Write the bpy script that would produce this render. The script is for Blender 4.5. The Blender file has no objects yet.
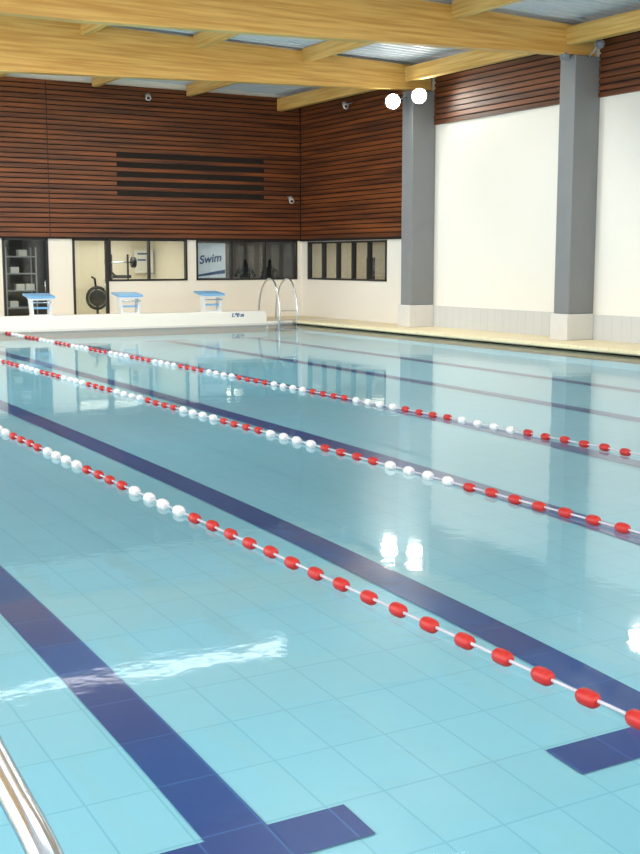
import bpy, bmesh, math, random
from mathutils import Vector, Matrix
random.seed(4)
S=bpy.context.scene
S.view_settings.view_transform='Standard'
S.view_settings.look='None'
S.view_settings.exposure=0.0

# ---------------------------------------------------------------- materials
def newmat(name):
    m=bpy.data.materials.new(name); m.use_nodes=True
    nt=m.node_tree; return m,nt,nt.nodes['Principled BSDF']
def N(nt,t,**k):
    n=nt.nodes.new(t)
    for a,b in k.items(): setattr(n,a,b)
    return n
def simple(name,col,rough=.5,metal=0,var=.06,scale=6,bump=0,emit=None,es=0):
    m,nt,p=newmat(name)
    tc=N(nt,'ShaderNodeTexCoord'); no=N(nt,'ShaderNodeTexNoise')
    no.inputs['Scale'].default_value=scale; no.inputs['Detail'].default_value=4
    nt.links.new(tc.outputs['Object'],no.inputs['Vector'])
    mx=N(nt,'ShaderNodeMix',data_type='RGBA')
    mx.inputs[6].default_value=(*[c*(1-var) for c in col],1)
    mx.inputs[7].default_value=(*[min(1,c*(1+var)) for c in col],1)
    nt.links.new(no.outputs['Fac'],mx.inputs[0]); nt.links.new(mx.outputs[2],p.inputs['Base Color'])
    p.inputs['Roughness'].default_value=rough; p.inputs['Metallic'].default_value=metal
    if bump:
        b=N(nt,'ShaderNodeBump'); b.inputs['Strength'].default_value=bump; b.inputs['Distance'].default_value=.01
        nt.links.new(no.outputs['Fac'],b.inputs['Height']); nt.links.new(b.outputs[0],p.inputs['Normal'])
    if emit:
        p.inputs['Emission Color'].default_value=(*emit,1); p.inputs['Emission Strength'].default_value=es
    return m
def stretched(name,c1,c2,sc,rough=.5,detail=3,lo=.35,hi=.65):
    m,nt,p=newmat(name)
    tc=N(nt,'ShaderNodeTexCoord'); mp=N(nt,'ShaderNodeMapping'); mp.inputs['Scale'].default_value=sc
    no=N(nt,'ShaderNodeTexNoise'); no.inputs['Scale'].default_value=1; no.inputs['Detail'].default_value=detail
    cr=N(nt,'ShaderNodeValToRGB')
    cr.color_ramp.elements[0].position=lo; cr.color_ramp.elements[1].position=hi
    cr.color_ramp.elements[0].color=(*c1,1); cr.color_ramp.elements[1].color=(*c2,1)
    L=nt.links.new
    L(tc.outputs['Object'],mp.inputs[0]); L(mp.outputs[0],no.inputs['Vector']); L(no.outputs['Fac'],cr.inputs[0]); L(cr.outputs[0],p.inputs['Base Color'])
    p.inputs['Roughness'].default_value=rough
    return m
def tiles(name,c1,c2,grout,w,h,ox=0,oy=0,mortar=.008,rough=.3,offset=0.0):
    m,nt,p=newmat(name)
    tc=N(nt,'ShaderNodeTexCoord'); mp=N(nt,'ShaderNodeMapping'); mp.inputs['Location'].default_value=(ox,oy,0)
    br=N(nt,'ShaderNodeTexBrick'); br.offset=offset; br.squash=1
    br.inputs['Scale'].default_value=1; br.inputs['Mortar Size'].default_value=mortar; br.inputs['Mortar Smooth'].default_value=.2
    br.inputs['Brick Width'].default_value=w; br.inputs['Row Height'].default_value=h
    br.inputs['Color1'].default_value=(*c1,1); br.inputs['Color2'].default_value=(*c2,1); br.inputs['Mortar'].default_value=(*grout,1)
    L=nt.links.new
    L(tc.outputs['Object'],mp.inputs[0]); L(mp.outputs[0],br.inputs['Vector']); L(br.outputs['Color'],p.inputs['Base Color'])
    p.inputs['Roughness'].default_value=rough
    return m

TW=.331; OX=-(2.15-TW/2)
M_floor=tiles('pool_floor_tile',(.235,.555,.69),(.25,.575,.705),(.18,.47,.61),TW,.5,OX,0,.006)
M_line=tiles('lane_marking_tile',(.004,.045,.22),(.006,.052,.25),(.03,.12,.36),TW,.5,OX,0,.006)
M_poolwall=simple('pool_wall_tile',(.35,.66,.76),.3)
M_deck=tiles('deck_tile',(.76,.66,.43),(.78,.69,.46),(.64,.56,.38),.3,.3,0,0,.008,.5)
M_white=simple('white_plaster',(.76,.75,.69),.6,scale=.6,var=.03)
M_panel=simple('white_panel',(.76,.75,.70),.55,scale=.4,var=.03)
M_band=tiles('grey_wall_tile',(.52,.54,.54),(.54,.56,.56),(.47,.48,.48),.3,.3,0,0,.01)
M_col=simple('column_grey_paint',(.19,.20,.21),.5,scale=2,var=.08)
M_plinth=simple('plinth_concrete',(.60,.60,.58),.6,var=.05)
M_slat=stretched('cedar_slat',(.06,.015,.003),(.20,.055,.011),(.35,.35,7.3),.5)
M_back=simple('dark_backing',(.010,.005,.003),.9)
M_batten=simple('cedar_joint',(.04,.011,.004),.7)
M_glulam=stretched('glulam_spruce',(.52,.27,.055),(.70,.44,.13),(.6,.6,16),.5,4)
M_purlin=stretched('spruce_purlin',(.50,.28,.06),(.68,.45,.15),(16,.6,16),.5,4)
M_roof=simple('corrugated_steel',(.55,.60,.67),.45,metal=.0,var=.05)
M_black=simple('black_frame',(.01,.01,.012),.4)
M_steel=simple('stainless_steel',(.62,.68,.78),.18,metal=1,var=.03)
M_red=simple('red_plastic',(.46,.012,.010),.4)
M_wfloat=simple('white_plastic',(.72,.72,.72),.4,var=.02)
M_cable=simple('cable',(.50,.50,.58),.4)
M_blue=simple('starting_block_blue',(.18,.42,.70),.45)
M_legs=simple('block_white',(.72,.75,.78),.4)
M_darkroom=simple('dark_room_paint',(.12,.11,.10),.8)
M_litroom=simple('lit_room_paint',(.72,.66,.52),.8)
M_cloth=simple('dark_clothing',(.008,.009,.012),.8)
M_skin=simple('skin',(.35,.19,.13),.6)
M_poster=simple('poster_white_glow',(.6,.66,.72),.5,emit=(.65,.75,.85),es=.2)  # faint glow put into the poster's own colour, no lamp behind it
M_ink=simple('poster_blue_ink',(.03,.10,.25),.5)
M_grey=simple('grey_plastic',(.35,.36,.37),.5)
M_lamp=simple('floodlight_lens',(1,1,1),.3,emit=(1,.96,.84),es=120)
M_tube=simple('fluorescent_tube',(1,1,1),.3,emit=(1,.98,.95),es=6)
M_offlens=simple('unlit_lens',(.15,.16,.18),.2)

def glassmat():
    m=bpy.data.materials.new('window_glass'); m.use_nodes=True; nt=m.node_tree; nt.nodes.clear(); L=nt.links.new
    o=N(nt,'ShaderNodeOutputMaterial'); mx=N(nt,'ShaderNodeMixShader'); t=N(nt,'ShaderNodeBsdfTransparent'); g=N(nt,'ShaderNodeBsdfGlossy')
    t.inputs[0].default_value=(.9,.93,.93,1); g.inputs['Roughness'].default_value=.02
    lw=N(nt,'ShaderNodeLayerWeight'); pw=N(nt,'ShaderNodeMath',operation='POWER'); pw.inputs[1].default_value=5
    ad=N(nt,'ShaderNodeMath',operation='MULTIPLY_ADD'); ad.inputs[1].default_value=.93; ad.inputs[2].default_value=.05
    L(lw.outputs['Facing'],pw.inputs[0]); L(pw.outputs[0],ad.inputs[0]); L(ad.outputs[0],mx.inputs[0]); L(t.outputs[0],mx.inputs[1]); L(g.outputs[0],mx.inputs[2]); L(mx.outputs[0],o.inputs[0])
    return m
M_glass=glassmat()
def watermat():
    m=bpy.data.materials.new('water'); m.use_nodes=True; nt=m.node_tree; nt.nodes.clear(); L=nt.links.new
    o=N(nt,'ShaderNodeOutputMaterial'); mx=N(nt,'ShaderNodeMixShader'); t=N(nt,'ShaderNodeBsdfTransparent'); g=N(nt,'ShaderNodeBsdfGlossy')
    t.inputs[0].default_value=(.945,.985,.995,1); g.inputs['Roughness'].default_value=.04
    tc=N(nt,'ShaderNodeTexCoord')
    n1=N(nt,'ShaderNodeTexNoise'); n1.inputs['Scale'].default_value=1.3; n1.inputs['Detail'].default_value=1
    n2=N(nt,'ShaderNodeTexNoise'); n2.inputs['Scale'].default_value=7; n2.inputs['Detail'].default_value=2
    b1=N(nt,'ShaderNodeBump'); b1.inputs['Strength'].default_value=1; b1.inputs['Distance'].default_value=.0022
    b2=N(nt,'ShaderNodeBump'); b2.inputs['Strength'].default_value=1; b2.inputs['Distance'].default_value=.0006
    L(tc.outputs['Object'],n1.inputs['Vector']); L(tc.outputs['Object'],n2.inputs['Vector'])
    L(n1.outputs['Fac'],b1.inputs['Height']); L(n2.outputs['Fac'],b2.inputs['Height']); L(b1.outputs[0],b2.inputs['Normal'])
    lw=N(nt,'ShaderNodeLayerWeight'); L(b2.outputs[0],lw.inputs['Normal']); L(b2.outputs[0],g.inputs['Normal'])
    pw=N(nt,'ShaderNodeMath',operation='POWER'); pw.inputs[1].default_value=5
    ad=N(nt,'ShaderNodeMath',operation='MULTIPLY_ADD'); ad.inputs[1].default_value=.72; ad.inputs[2].default_value=.02
    L(lw.outputs['Facing'],pw.inputs[0]); L(pw.outputs[0],ad.inputs[0]); L(ad.outputs[0],mx.inputs[0]); L(t.outputs[0],mx.inputs[1]); L(g.outputs[0],mx.inputs[2]); L(mx.outputs[0],o.inputs[0])
    return m
M_water=watermat()

# ---------------------------------------------------------------- builder
class B:
    def __init__(s,*mats): s.v=[];s.f=[];s.m=[];s.sm=[];s.mats=list(mats)
    def poly(s,vs,fs,m=0,smooth=False):
        o=len(s.v); s.v+= [tuple(a) for a in vs]
        for f in fs: s.f.append([i+o for i in f]); s.m.append(m); s.sm.append(smooth)
    def box(s,x0,x1,y0,y1,z0,z1,m=0):
        s.poly([(x0,y0,z0),(x1,y0,z0),(x1,y1,z0),(x0,y1,z0),(x0,y0,z1),(x1,y0,z1),(x1,y1,z1),(x0,y1,z1)],
          [(0,3,2,1),(4,5,6,7),(0,1,5,4),(1,2,6,5),(2,3,7,6),(3,0,4,7)],m)
    def hexa(s,b,t,m=0):
        s.poly(list(b)+list(t),[(0,3,2,1),(4,5,6,7),(0,1,5,4),(1,2,6,5),(2,3,7,6),(3,0,4,7)],m)
    def tube(s,pts,r,m=0,n=10,closed=False):
        pts=[Vector(p) for p in pts]; rings=[]
        prev=None
        for i,p in enumerate(pts):
            if closed: d=pts[(i+1)%len(pts)]-pts[i-1]
            else: d=pts[min(i+1,len(pts)-1)]-pts[max(i-1,0)]
            d.normalize()
            if prev is None:
                a=d.orthogonal().normalized()
            else:
                a=(prev-d*prev.dot(d)).normalized()
            prev=a; b=d.cross(a)
            rings.append([p+a*r*math.cos(2*math.pi*k/n)+b*r*math.sin(2*math.pi*k/n) for k in range(n)])
        vs=[v for R in rings for v in R]; fs=[]
        c=len(rings)
        for i in range(c if closed else c-1):
            j=(i+1)%c
            for k in range(n): fs.append((i*n+k,i*n+(k+1)%n,j*n+(k+1)%n,j*n+k))
        if not closed: fs+= [tuple(range(n))[::-1],tuple((c-1)*n+k for k in range(n))]
        s.poly(vs,fs,m,True)
    def lathe(s,c,axis,prof,m=0,n=14):
        c=Vector(c); d=Vector(axis).normalized(); a=d.orthogonal().normalized(); b=d.cross(a)
        vs=[];fs=[]
        for t,r in prof:
            for k in range(n):
                vs.append(c+d*t+(a*math.cos(2*math.pi*k/n)+b*math.sin(2*math.pi*k/n))*r)
        for i in range(len(prof)-1):
            for k in range(n): fs.append((i*n+k,i*n+(k+1)%n,(i+1)*n+(k+1)%n,(i+1)*n+k))
        fs+=[tuple(range(n))[::-1],tuple((len(prof)-1)*n+k for k in range(n))]
        s.poly(vs,fs,m,True)
    def obj(s,name,parent=None,bevel=0,loc=None):
        me=bpy.data.meshes.new(name); me.from_pydata(s.v,[],s.f); 
        for m in s.mats: me.materials.append(m)
        me.polygons.foreach_set('material_index',s.m); me.polygons.foreach_set('use_smooth',s.sm)
        me.validate(); me.update()
        o=bpy.data.objects.new(name,me); S.collection.objects.link(o)
        if parent: o.parent=parent
        if loc: o.location=loc
        if bevel:
            b=o.modifiers.new('bevel','BEVEL'); b.width=bevel; b.segments=2; b.limit_method='ANGLE'
        return o
def smooth_path(pts,it=2):
    pts=[Vector(p) for p in pts]
    for _ in range(it):
        q=[pts[0]]
        for a,b in zip(pts,pts[1:]): q+=[a*.75+b*.25,a*.25+b*.75]
        q.append(pts[-1]); pts=q
    return pts

# ---------------------------------------------------------------- dimensions
PX0,PX1,PY0,PY1=-1.5,17.4,1.5,31.5
WX,WY=19.2,34.2; LX,NY=-5.0,-5.0
DZ=.10
CY=(27.0,20.7,14.5,8.3,2.1)
def fz(y): return -(.12+3.2/(y+2))
def roofz(x): return 7.42-.0227*(x-7.3)

# pool basin
b=B(M_floor)
ys=[PY0+(PY1-PY0)*(i/60) for i in range(61)]
vs=[];fs=[]
for y in ys: vs+=[(PX0,y,fz(y)),(PX1,y,fz(y))]
for i in range(60): fs.append((2*i,2*i+1,2*i+3,2*i+2))
b.poly(vs,fs); b.obj('floor_pool_bottom')
b=B(M_poolwall,M_white,M_line)
b.box(PX0-.2,PX0,PY0-.2,PY1+.2,-1.4,0.02); b.box(PX1,PX1+.2,PY0-.2,PY1+.2,-1.4,0.02)
b.box(PX0,PX1,PY0-.2,PY0,-1.4,0.02); b.box(PX0,PX1,PY1,PY1+.2,-1.4,0.02)
b.obj('pool_basin_walls')
# lane markings
b=B(M_line)
def strip(x0,x1,y0,y1,n=40):
    vs=[];fs=[]
    for i in range(n+1):
        y=y0+(y1-y0)*i/n; vs+=[(x0,y,fz(y)+.006),(x1,y,fz(y)+.006)]
    for i in range(n): fs.append((2*i,2*i+1,2*i+3,2*i+2))
    b.poly(vs,fs)
for x,hw in ((-.35,.56),(2.17,.56),(4.8,.84),(7.4,.6),(9.85,.6),(12.35,.6),(14.85,.6)):
    strip(x-.155,x+.155,4.0,29.5)
    strip(x-hw,x-.155,4.19,4.47,3); strip(x+.155,x+hw,4.19,4.47,3)
    strip(x-hw,x-.155,29.2,29.5,3); strip(x+.155,x+hw,29.2,29.5,3)
b.obj('lane_marking')
# water
b=B(M_water); b.poly([(PX0,PY0,0),(PX1,PY0,0),(PX1,PY1,0),(PX0,PY1,0)],[(0,1,2,3)]); b.obj('pool_water')

# deck
b=B(M_deck,M_white)
b.box(PX1,WX,NY,PY1,-.15,DZ); b.box(LX,PX0,NY,PY1,-.15,DZ); b.box(PX0,PX1,NY,PY0,-.15,DZ); b.box(LX,WX,PY1+.45,WY,-.15,DZ)
b.obj('floor')
b=B(M_deck)
b.box(PX1-.06,PX1+.28,PY0,PY1,DZ-.06,DZ+.025); b.obj('trim_pool_edge_right',bevel=.02)
b=B(M_white)
b.box(LX,PX1-.9,PY1,PY1+.45,-.3,.42); b.box(PX1-.9,WX,PY1,PY1+.45,-.3,DZ); b.obj('trim_pool_end_parapet',bevel=.03)
b=B(M_plinth); b.box(PX0,PX1,PY1-.03,PY1+.01,.0,.06); b.obj('trim_waterline')

# back wall
b=B(M_white)
Y0,Y1=WY,WY+.2
b.box(LX,9.34,Y0,Y1,-.1,2.56); b.box(10.69,11.42,Y0,Y1,-.1,2.56); b.box(12.53,15.11,Y0,Y1,-.1,1.29)
b.box(15.11,15.42,Y0,Y1,-.1,2.56); b.box(15.42,19.03,Y0,Y1,-.1,1.29); b.box(19.03,WX+.2,Y0,Y1,-.1,2.56)
b.box(LX,WX+.2,Y0,Y1,2.56,7.6); b.obj('wall_back')
# right wall
b=B(M_panel,M_grey)
X0,X1=WX,WX+.2
b.box(X0,X1,NY,29.1,-.1,7.3); b.box(X0,X1,29.1,33.75,-.1,1.3); b.box(X0,X1,29.1,33.75,2.5,7.3); b.box(X0,X1,33.75,WY,-.1,7.3)
b.obj('wall_right')
b=B(M_band)
for i in range(4): b.box(WX-.035,WX,CY[i+1]+.29,CY[i]-.29,DZ,.68)
b.obj('baseboard_right')
b=B(M_grey)
for y in (10.4,12.4,16.6,18.3): b.box(WX-.006,WX,y-.01,y+.01,.68,5.5)
b.obj('trim_panel_joints')
# left & near: glazed facade
b=B(M_white,M_black,M_glass)
b.box(LX-.2,LX,NY,WY,-.1,.6,0); b.box(LX-.2,LX,NY,WY,6.6,7.7,0)
y=NY
while y<=WY: b.box(LX-.15,LX-.03,y-.05,y+.05,.6,6.6,1); y+=2.45
b.obj('wall_left')
b=B(M_white,M_black)
b.box(LX,WX,NY-.2,NY,-.1,.6,0); b.box(LX,WX,NY-.2,NY,6.6,7.7,0)
x=LX
while x<=WX: b.box(x-.05,x+.05,NY-.15,NY-.03,.6,6.6,1); x+=2.42
b.obj('wall_near')

# wood cladding
b=B(M_slat,M_back,M_batten)
b.box(LX,WX-.07,WY-.025,WY-.002,2.6,7.05,1)
z=2.6
while z<6.95:
    if 3.85<z<5.25 and int(round((z-2.6)/.14))%2==1:
        b.box(LX,12.84,WY-.07,WY-.025,z,z+.105,0); b.box(17.8,WX-.07,WY-.07,WY-.025,z,z+.105,0)
        b.box(12.84,17.8,WY-.05,WY-.025,z-.03,z+.135,1)
    else: b.box(LX,WX-.07,WY-.07,WY-.025,z,z+.105,0)
    z+=.14
for x in (4.6,10.75): b.box(x-.015,x+.015,WY-.075,WY-.02,2.6,7.0,2)
b.box(WX-.10,WX-.002,WY-.10,WY-.002,2.6,7.0,1)
b.obj('wood_cladding_back')
def clad_right(y0,y1,z0):
    b=B(M_slat,M_back)
    b.box(WX-.025,WX-.002,y0,y1,z0,7.0,1)
    z=2.6
    while z<6.9:
        if z>z0-.05: b.box(WX-.07,WX-.025,y0,y1,z,z+.105,0)
        z+=.14
    b.obj('wood_cladding_right')
clad_right(CY[0]+.26,WY-.10,2.6)
for i in range(4): clad_right(CY[i+1]+.26,CY[i]-.26,5.54)
b=B(M_back); b.box(LX,WX-.07,WY-.08,WY-.01,2.54,2.6); b.box(WX-.08,WX-.01,27.3,WY-.08,2.52,2.6); b.obj('trim_cladding_base')

# columns
for yc in CY:
    b=B(M_col,M_plinth)
    b.box(WX-.76,WX-.001,yc-.25,yc+.25,.70,6.42,0); b.box(WX-.82,WX-.001,yc-.29,yc+.29,DZ,.70,1)
    b.obj('column',bevel=.015)
# glulam beams
def bz(x): return 6.06+max(0,(x-7.3))*.034
def tz(x): return roofz(x)-.10
for yc in CY:
    b=B(M_glulam,M_steel)
    xa,xb=LX,WX-.08
    n=14
    for i in range(n):
        u0=xa+(xb-xa)*i/n; u1=xa+(xb-xa)*(i+1)/n
        b.hexa([(u0,yc-.13,bz(u0)),(u1,yc-.13,bz(u1)),(u1,yc+.13,bz(u1)),(u0,yc+.13,bz(u0))],
               [(u0,yc-.13,tz(u0)),(u1,yc-.13,tz(u1)),(u1,yc+.13,tz(u1)),(u0,yc+.13,tz(u0))],0)
    b.obj('glulam_beam')
# purlins
ed=[NY]+[v for c in CY[::-1] for v in (c-.13,c+.13)]+[WY-.12]
segs=[(ed[i],ed[i+1]) for i in range(0,len(ed),2)]
b=B(M_purlin)
for x in (-3,0,3.2,6.4,9.4,12.2,15.2):
    zt=roofz(x)-.03
    for a,c in segs: b.box(x-.08,x+.08,a,c,zt-.34,zt)
b.obj('roof_purlins')
b=B(M_purlin)
for a,c in segs: b.box(18.25,18.45,a,c,6.62,7.0)
b.obj('eave_beam')
# roof
b=B(M_roof)
vs=[];fs=[]; y=NY-.2; prof=[(0,0),(.10,0),(.14,-.06),(.24,-.06),(.28,0)]
while y<WY+.3:
    for dy,dz in prof[:-1]:
        vs+=[(LX-.2,y+dy,roofz(LX)+dz+.03),(WX+.2,y+dy,roofz(WX)+dz+.03)]
    y+=.28
for i in range(len(vs)//2-1): fs.append((2*i,2*i+2,2*i+3,2*i+1))
b.poly(vs,fs); b.obj('ceiling')

# ---------------------------------------------------------------- windows / doors
def window_back(name,x0,x1,z0,z1,muls,split=None):
    b=B(M_black,M_glass); t=.055; ya,yb=WY-.03,WY+.12
    b.box(x0,x1,ya,yb,z0,z0+t); b.box(x0,x1,ya,yb,z1-t,z1); b.box(x0,x0+t,ya,yb,z0+t,z1-t); b.box(x1-t,x1,ya,yb,z0+t,z1-t)
    for x in muls: b.box(x-t/2,x+t/2,ya,yb,z0+t,z1-t)
    b.box(x0+t,x1-t,WY+.05,WY+.056,z0+t,z1-t,1)
    return b.obj(name)
window_back('window_1',12.56,15.11,1.29,2.55,(13.85,))
window_back('window_2',15.42,19.03,1.29,2.55,(16.65,17.85))
b=B(M_black,M_glass); t=.055; xa,xb=WX-.03,WX+.12
b.box(xa,xb,29.1,33.75,1.3,1.3+t); b.box(xa,xb,29.1,33.75,2.5-t,2.5); 
for y in (29.13,30.1,31.0,31.9,32.8,33.72): b.box(xa,xb,y-.03,y+.03,1.3,2.5)
b.box(WX+.05,WX+.056,29.13,33.72,1.35,2.45,1); b.obj('window_3')
def door(name,x0,x1):
    b=B(M_black,M_glass,M_steel); ya,yb=WY-.03,WY+.12; z0,z1=DZ,2.56; t=.07
    b.box(x0,x0+t,ya,yb,z0,z1); b.box(x1-t,x1,ya,yb,z0,z1); b.box(x0,x1,ya,yb,z1-t,z1); b.box(x0+t,x1-t,ya,yb,z0,z0+.12)
    b.box(x0+t,x1-t,ya+.03,ya+.05,z0+.1,z1-t,1)
    b.tube([(x1-.14,ya-.05,1.0),(x1-.14,ya-.05,1.35)],.014,2)
    b.box(x1-.15,x1-.13,ya-.05,ya,1.02,1.05,2); b.box(x1-.15,x1-.13,ya-.05,ya,1.3,1.33,2)
    b.obj(name)
door('door_1',9.34,10.69); door('door_2',11.42,12.53)
# rooms behind
def room(name,mat,x0,x1,y0,y1,z1,openside='y'):
    b=B(mat); z0=DZ-.1; t=.08
    b.box(x0,x1,y0,y1,z0-.05,z0+.1); b.box(x0,x1,y0,y1,z1,z1+t)
    if openside=='y':
        b.box(x0,x1,y1,y1+t,z0,z1); b.box(x0-t/2,x0,y0,y1,z0,z1); b.box(x1,x1+t/2,y0,y1,z0,z1)
    else:
        b.box(x1,x1+t,y0,y1,z0,z1); b.box(x0,x1,y0-t,y0,z0,z1); b.box(x0,x1,y1,y1+t,z0,z1)
    b.obj(name)
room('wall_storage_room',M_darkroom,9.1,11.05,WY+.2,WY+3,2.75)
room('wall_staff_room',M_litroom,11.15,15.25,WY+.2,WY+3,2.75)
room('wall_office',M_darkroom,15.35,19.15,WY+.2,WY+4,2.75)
room('wall_lobby',M_litroom,WX+.2,WX+3.5,28.9,33.9,2.75,'x')
b=B(M_grey,M_white,M_blue)
for x in (9.6,10.5):
    for y in (34.8,35.3): b.box(x-.02,x+.02,y-.02,y+.02,DZ,2.3)
for z in (.5,1.0,1.5,2.0): b.box(9.6,10.5,34.8,35.3,z,z+.04)
for z,x in ((.54,9.7),(1.04,9.9),(1.54,9.75),(2.04,10.0),(1.04,10.2)): b.box(x,x+.25,34.85,35.1,z,z+.18,1)
b.obj('storage_rack')
b=B(M_black,M_steel)
def ring(c,r,tr,m=0,n=20):
    b.tube([(c[0]+r*math.cos(2*math.pi*i/n),c[1],c[2]+r*math.sin(2*math.pi*i/n)) for i in range(n)],tr,m,6,True)
ring((12.62,35.5,.75),.33,.05); b.tube([(12.62,35.5,.75),(12.55,35.5,1.35),(12.45,35.5,1.4)],.035); b.tube([(12.62,35.5,.75),(12.62,35.5,.2),(12.4,35.5,.2)],.04)
b.tube([(12.3,35.5,.15),(12.9,35.5,.15)],.045); b.lathe((12.62,35.44,.75),(0,1,0),[(0,.26),(.12,.26)])
b.obj('hose_reel')
b=B(M_black,M_steel)
b.box(13.2,13.25,35.8,35.85,DZ,2.1); b.box(13.75,13.8,35.8,35.85,DZ,2.1); b.tube([(13.0,35.8,1.85),(14.0,35.8,1.85)],.02,1)
for x in (13.05,13.12,13.9,13.97): b.lathe((x,35.8,1.85),(1,0,0),[(0,.17),(.04,.17)])
b.box(13.2,13.8,35.6,36.1,1.35,1.45); b.tube([(13.3,35.6,1.4),(13.05,35.5,1.6),(13.0,35.5,1.75)],.03); b.obj('weight_rack')
b=B(M_white,M_ink,M_grey)
b.box(14.9,15.2,37.1,37.19,1.45,2.25,2)
b.box(14.5,15.15,37.08,37.1,1.5,2.25,0)
b.box(14.6,15.0,37.07,37.08,2.1,2.15,1); b.box(14.6,14.9,37.07,37.08,1.9,1.95,1); b.obj('notice_board')
b=B(M_poster,M_ink); b.box(15.6,16.6,34.55,34.57,1.36,2.45,0)
b.poly([(15.62,34.545,1.40),(16.58,34.545,1.50),(16.58,34.545,1.62),(15.62,34.545,1.46)],[(0,1,2,3)],1)
po=b.obj('swim_poster')
def text(name,body,loc,size,mat,parent=None,rot=(math.pi/2,0,0)):
    c=bpy.data.curves.new(name,'FONT'); c.body=body; c.size=size; c.extrude=.002; c.offset=.008; c.shear=.25; c.materials.append(mat)
    o=bpy.data.objects.new(name,c); S.collection.objects.link(o); o.location=loc; o.rotation_euler=rot
    if parent: o.parent=parent
    return o
text('lettering','Swim',(15.68,34.54,1.80),.36,M_ink,po,(math.pi/2,-.12,0))
text('depth_marking_text','1,80 m',(15.3,PY1-.004,.26),.15,M_ink)
b=B(M_black,M_grey,M_blue)
for y in (29.8,31.2,32.6):
    b.box(20.6,21.05,y,y+.45,.5,.56,0); b.box(21.0,21.05,y,y+.45,.56,2.0,0)
    for xx in (20.63,21.0):
        for yy in (y+.03,y+.42): b.box(xx-.02,xx+.02,yy-.02,yy+.02,DZ,.5,1)
b.obj('lobby_chairs')

# ---------------------------------------------------------------- person silhouettes in office
def person(name,x,y,rotz,pose):
    z0=DZ
    P=[];E=[];R=[]
    def v(p,r,par=None):
        P.append(p);R.append(r);i=len(P)-1
        if par is not None:E.append((par,i))
        return i
    pel=v((0,0,.95),(.16,.12)); ab=v((0,0,1.12),(.145,.105),pel); ch=v((0,.01,1.35),(.18,.125),ab); nk=v((0,0,1.50),(.065,.065),ch)
    hd0=v((0,-.01,1.57),(.07,.08),nk); hd=v((0,-.02,1.66),(.085,.105),hd0); ht=v((0,-.01,1.76),(.06,.08),hd)
    nose=v((0,-.13,1.65),(.014,.018),hd)
    for s in (-1,1):
        hp=v((s*.10,0,.88),(.10,.10),pel); kn=v((s*.12,-.02,.5),(.065,.065),hp); an=v((s*.13,.02,.09),(.042,.045),kn); to=v((s*.14,-.17,.035),(.04,.03),an)
        sh=v((s*.19,0,1.43),(.065,.065),ch)
        if pose=='camera':
            el=v((s*.30,-.16,1.22),(.048,.048),sh); wr=v((s*.10,-.30,1.52),(.03,.03),el); pa=v((s*.07,-.30,1.60),(.035,.018),wr); fd=Vector((-s*.3,-.1,.95))
        else:
            el=v((s*.27,.03,1.15),(.048,.048),sh); wr=v((s*.29,-.06,.90),(.03,.03),el); pa=v((s*.29,-.08,.82),(.018,.038),wr); fd=Vector((0,-.15,-1))
        fd.normalize()
        for k,l in enumerate((.07,.08,.075,.06)):
            off=(k-1.5)*.018
            p0=Vector(P[pa])+Vector((0,off,0))+fd*.03
            f1=v(tuple(p0),(.009,.009),pa); f2=v(tuple(p0+fd*l*.6),(.008,.008),f1); f3=v(tuple(p0+fd*l+Vector((-s*.01,0,0))),(.007,.007),f2)
        t1=v(tuple(Vector(P[pa])+Vector((0,-.04,0))),(.01,.01),wr); t2=v(tuple(Vector(P[t1])+fd*.04+Vector((0,-.015,0))),(.008,.008),t1)
    me=bpy.data.meshes.new(name); me.from_pydata(P,E,[]); me.materials.append(M_cloth); me.materials.append(M_skin)
    o=bpy.data.objects.new(name,me); S.collection.objects.link(o)
    sk=o.modifiers.new('skin','SKIN'); sk.use_smooth_shade=True
    for i,r in enumerate(R):
        me.skin_vertices[0].data[i].radius=r; me.skin_vertices[0].data[i].use_root=(i==0)
    ss=o.modifiers.new('sub','SUBSURF'); ss.levels=1; ss.render_levels=2
    o.location=(x,y,z0); o.rotation_euler=(0,0,rotz); o.scale=(1.06,1.06,1.06)
    return o
person('standing_person',17.5,34.95,-.5,'camera')
person('standing_person',18.55,35.2,-.5,'relaxed')

# ---------------------------------------------------------------- lane ropes
def lane_rope(x,yb,y_end=PY1-.05):
    b=B(M_red,M_wfloat,M_cable)
    b.tube([(x,PY0+.02,.02)]+[(x,2+i*1.0,.02) for i in range(int(y_end-2)+1)]+[(x,y_end,.03)],.009,2,6)
    y=yb-.15-.3*int((yb-.15-PY0-.2)/.3); 
    while y<y_end-.1:
        k=math.floor((y-yb)/1.2)
        m=0 if (y<yb or k%2==1) else 1
        r=.040 if m==0 else .045
        jx=random.uniform(-.006,.006); zz=.018+random.uniform(-.004,.004)
        pr=[(-.060,.014),(-.058,r*.62),(-.042,r*.90),(-.020,r),(.020,r),(.042,r*.90),(.058,r*.62),(.060,.014)]
        if m==1: pr=[(-.05,.014),(-.048,r*.62),(-.036,r*.90),(-.015,r),(.015,r),(.036,r*.90),(.048,r*.62),(.05,.014)]
        b.lathe((x+jx,y,zz),(jx*2,1,0),pr,m,12)
        y+=.30
    b.obj('lane_rope')
lane_rope(3.52,8.05); lane_rope(6.03,8.0); lane_rope(8.52,10.2)

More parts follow.
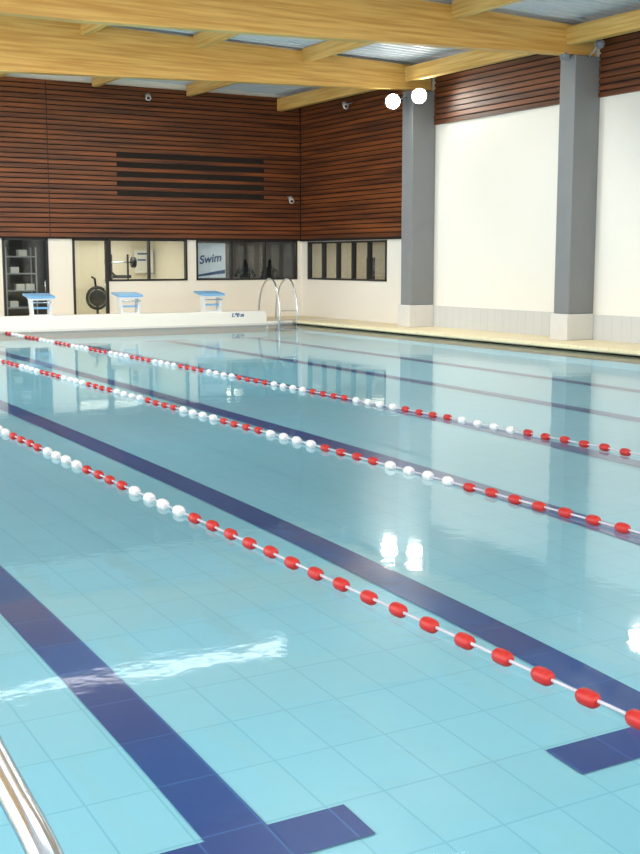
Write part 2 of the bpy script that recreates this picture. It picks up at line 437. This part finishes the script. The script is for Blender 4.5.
# ---------------------------------------------------------------- starting blocks
for xc in (9.65,12.2,14.75):
    b=B(M_blue,M_legs,M_steel); y0=PY1+.02; z0=.42
    b.hexa([(xc-.36,y0,z0+.47),(xc+.36,y0,z0+.47),(xc+.36,y0+.62,z0+.54),(xc-.36,y0+.62,z0+.54)],
           [(xc-.36,y0,z0+.53),(xc+.36,y0,z0+.53),(xc+.36,y0+.62,z0+.60),(xc-.36,y0+.62,z0+.60)],0)
    b.hexa([(xc-.30,y0+.02,z0+.42),(xc+.30,y0+.02,z0+.42),(xc+.30,y0+.42,z0+.46),(xc-.30,y0+.42,z0+.46)],
           [(xc-.30,y0+.02,z0+.465),(xc+.30,y0+.02,z0+.465),(xc+.30,y0+.42,z0+.51),(xc-.30,y0+.42,z0+.51)],1)
    for s in (-1,1):
        b.hexa([(xc+s*.24-.03,y0+.08,z0),(xc+s*.24+.03,y0+.08,z0),(xc+s*.24+.03,y0+.30,z0),(xc+s*.24-.03,y0+.30,z0)],
               [(xc+s*.27-.03,y0+.06,z0+.43),(xc+s*.27+.03,y0+.06,z0+.43),(xc+s*.27+.03,y0+.34,z0+.45),(xc+s*.27-.03,y0+.34,z0+.45)],1)
        b.tube([(xc+s*.25,y0-.02,z0+.36),(xc+s*.25,y0+.08,z0+.36)],.015,2)
    b.box(xc-.22,xc+.22,y0+.12,y0+.30,z0+.18,z0+.23,0); b.box(xc-.28,xc+.28,y0+.05,y0+.36,z0,z0+.03,1)
    b.tube([(xc-.27,y0-.02,z0+.36),(xc+.27,y0-.02,z0+.36)],.016,2)
    b.obj('starting_block',bevel=.008)

# ---------------------------------------------------------------- ladders
b=B(M_steel)
for x in (16.75,17.35):
    b.tube(smooth_path([(x,32.55,DZ),(x,32.5,.7),(x,32.25,1.2),(x,31.75,1.42),(x,31.4,1.2),(x,31.15,.6),(x,31.2,0),(x,31.3,-.25)],3),.027)
for z in (-.15,.12,.40): b.box(16.76,17.34,31.16,31.28,z,z+.03)
b.obj('pool_ladder')
b=B(M_steel)
for x in (.40,-.2):
    b.tube(smooth_path([(x+.02,.95,DZ),(x+.01,1.0,.75),(x,1.12,1.10),(x,1.35,1.185),(x,1.57,1.215),(x,1.74,1.25),(x,1.92,1.22),(x,2.02,1.0),(x,2.04,.4),(x,2.0,-.8)],3),.021,0,16)
for z in (-.65,-.35,-.05,.25): b.box(-.19,.39,1.97,2.06,z,z+.03)
b.obj('pool_ladder')

# ---------------------------------------------------------------- lamps & cameras
def flood(name,p,aim,mount,lens,k=1.0):
    p=Vector(p); d=(Vector(aim)-p).normalized()
    b=B(M_grey,lens,M_black)
    b.lathe(p,tuple(d),[(-.22*k,.06*k),(-.2*k,.12*k),(-.02*k,.18*k),(0,.185*k)],0,18)
    b.lathe(p+d*.001,tuple(d),[(0,.165*k),(.012,.16*k)],1,18)
    b.tube([p-d*.12*k,Vector(mount)],.02,0,8)
    b.obj(name)
c0,c1=CY[0],CY[1]
flood('floodlight',(17.93,c0-.05,6.1),(8,10,0),(18.46,c0+.05,6.25),M_lamp,1.15)
flood('floodlight',(18.43,c0-.55,6.22),(8,10,0),(18.7,c0-.24,6.3),M_lamp,1.15)
flood('floodlight',(18.5,18.0,6.25),(8,6,0),(19.14,18.0,6.4),M_lamp)
flood('spotlight',(18.25,c1-.1,6.38),(10,14,2),(18.46,c1,6.4),M_offlens,.6)
flood('spotlight',(18.8,c1-.6,6.62),(10,14,2),(18.85,c1-.24,6.4),M_offlens,.6)
def cam_(p,mount):
    p=Vector(p); b=B(M_wfloat,M_black,M_grey); d=Vector((-.3,-.8,-.35)).normalized()
    b.lathe(p,tuple(d),[(-.16,.05),(-.14,.07),(.12,.075),(.16,.085)],0,12); b.lathe(p+d*.161,tuple(d),[(0,.05),(.01,.045)],1,12)
    b.tube([p,Vector(mount)],.02,2,8); b.obj('security_camera')
cam_((18.65,33.9,3.85),(18.65,34.12,3.95))
cam_((13.8,33.9,6.75),(13.8,34.12,6.85))
cam_((18.85,30.9,6.5),(19.12,30.9,6.6))
# fluorescent strip between the beams
b=B(M_grey,M_tube)
b.box(4.5,12.3,22.5,22.9,6.74,6.80,0); b.box(4.55,12.25,22.55,22.85,6.68,6.74,1)
for x in (5,7.5,9.6,11.8): b.tube([(x,22.7,6.80),(x,22.7,roofz(x)-.05)],.012,0,6)
b.obj('fluorescent_fixture')

def area(name,loc,rot,sx,sy,w,col=(1,.975,.93)):
    l=bpy.data.lights.new(name,'AREA'); l.shape='RECTANGLE'; l.size=sx; l.size_y=sy; l.energy=w; l.color=col
    o=bpy.data.objects.new(name,l); S.collection.objects.link(o); o.location=loc; o.rotation_euler=rot; return o
for i,(x,y) in enumerate(((1.5,5.5),(7.5,5.5),(13.5,5.5),(7.5,11.2))):  # added fill lamps, kept out of view, to brighten the pool floor
    area('pool_fill_light',(x,y,5.95),(0,0,0),3,1.2,70)
# added fill lamps hidden behind glulam beams, brightening the far pool floor
for yb,e in ((CY[2]+.5,170),(CY[1]+.5,260),(CY[0]+.5,220)):
    for x in (1.6,7.9,14):
        area('hidden_fill_light',(x,yb,6.8),(0,0,0),2.8,.4,e)
area('staff_room_light',(13.2,35.8,2.7),(0,0,0),2,1,62,(1,.95,.84))
area('lobby_light',(20.9,31.4,2.7),(0,0,0),1,3,38,(1,.9,.75))
area('storage_light',(10,35.6,2.7),(0,0,0),1,.6,6)
area('office_light',(17.3,37.2,2.7),(0,0,0),2,1,60,(1,.93,.8))

# world daylight
w=bpy.data.worlds.new('world'); S.world=w; w.use_nodes=True
bg=w.node_tree.nodes['Background']; bg.inputs[0].default_value=(1,.99,.965,1); bg.inputs[1].default_value=4.3

# camera
cd=bpy.data.cameras.new('camera'); co=bpy.data.objects.new('camera',cd); S.collection.objects.link(co); S.camera=co
cd.sensor_fit='HORIZONTAL'; cd.sensor_width=36; cd.lens=36*1180/640; cd.clip_start=.05; cd.clip_end=300
co.location=(0,0,1.92)
co.rotation_euler=(math.radians(90-8.05),0,math.radians(-30.2))
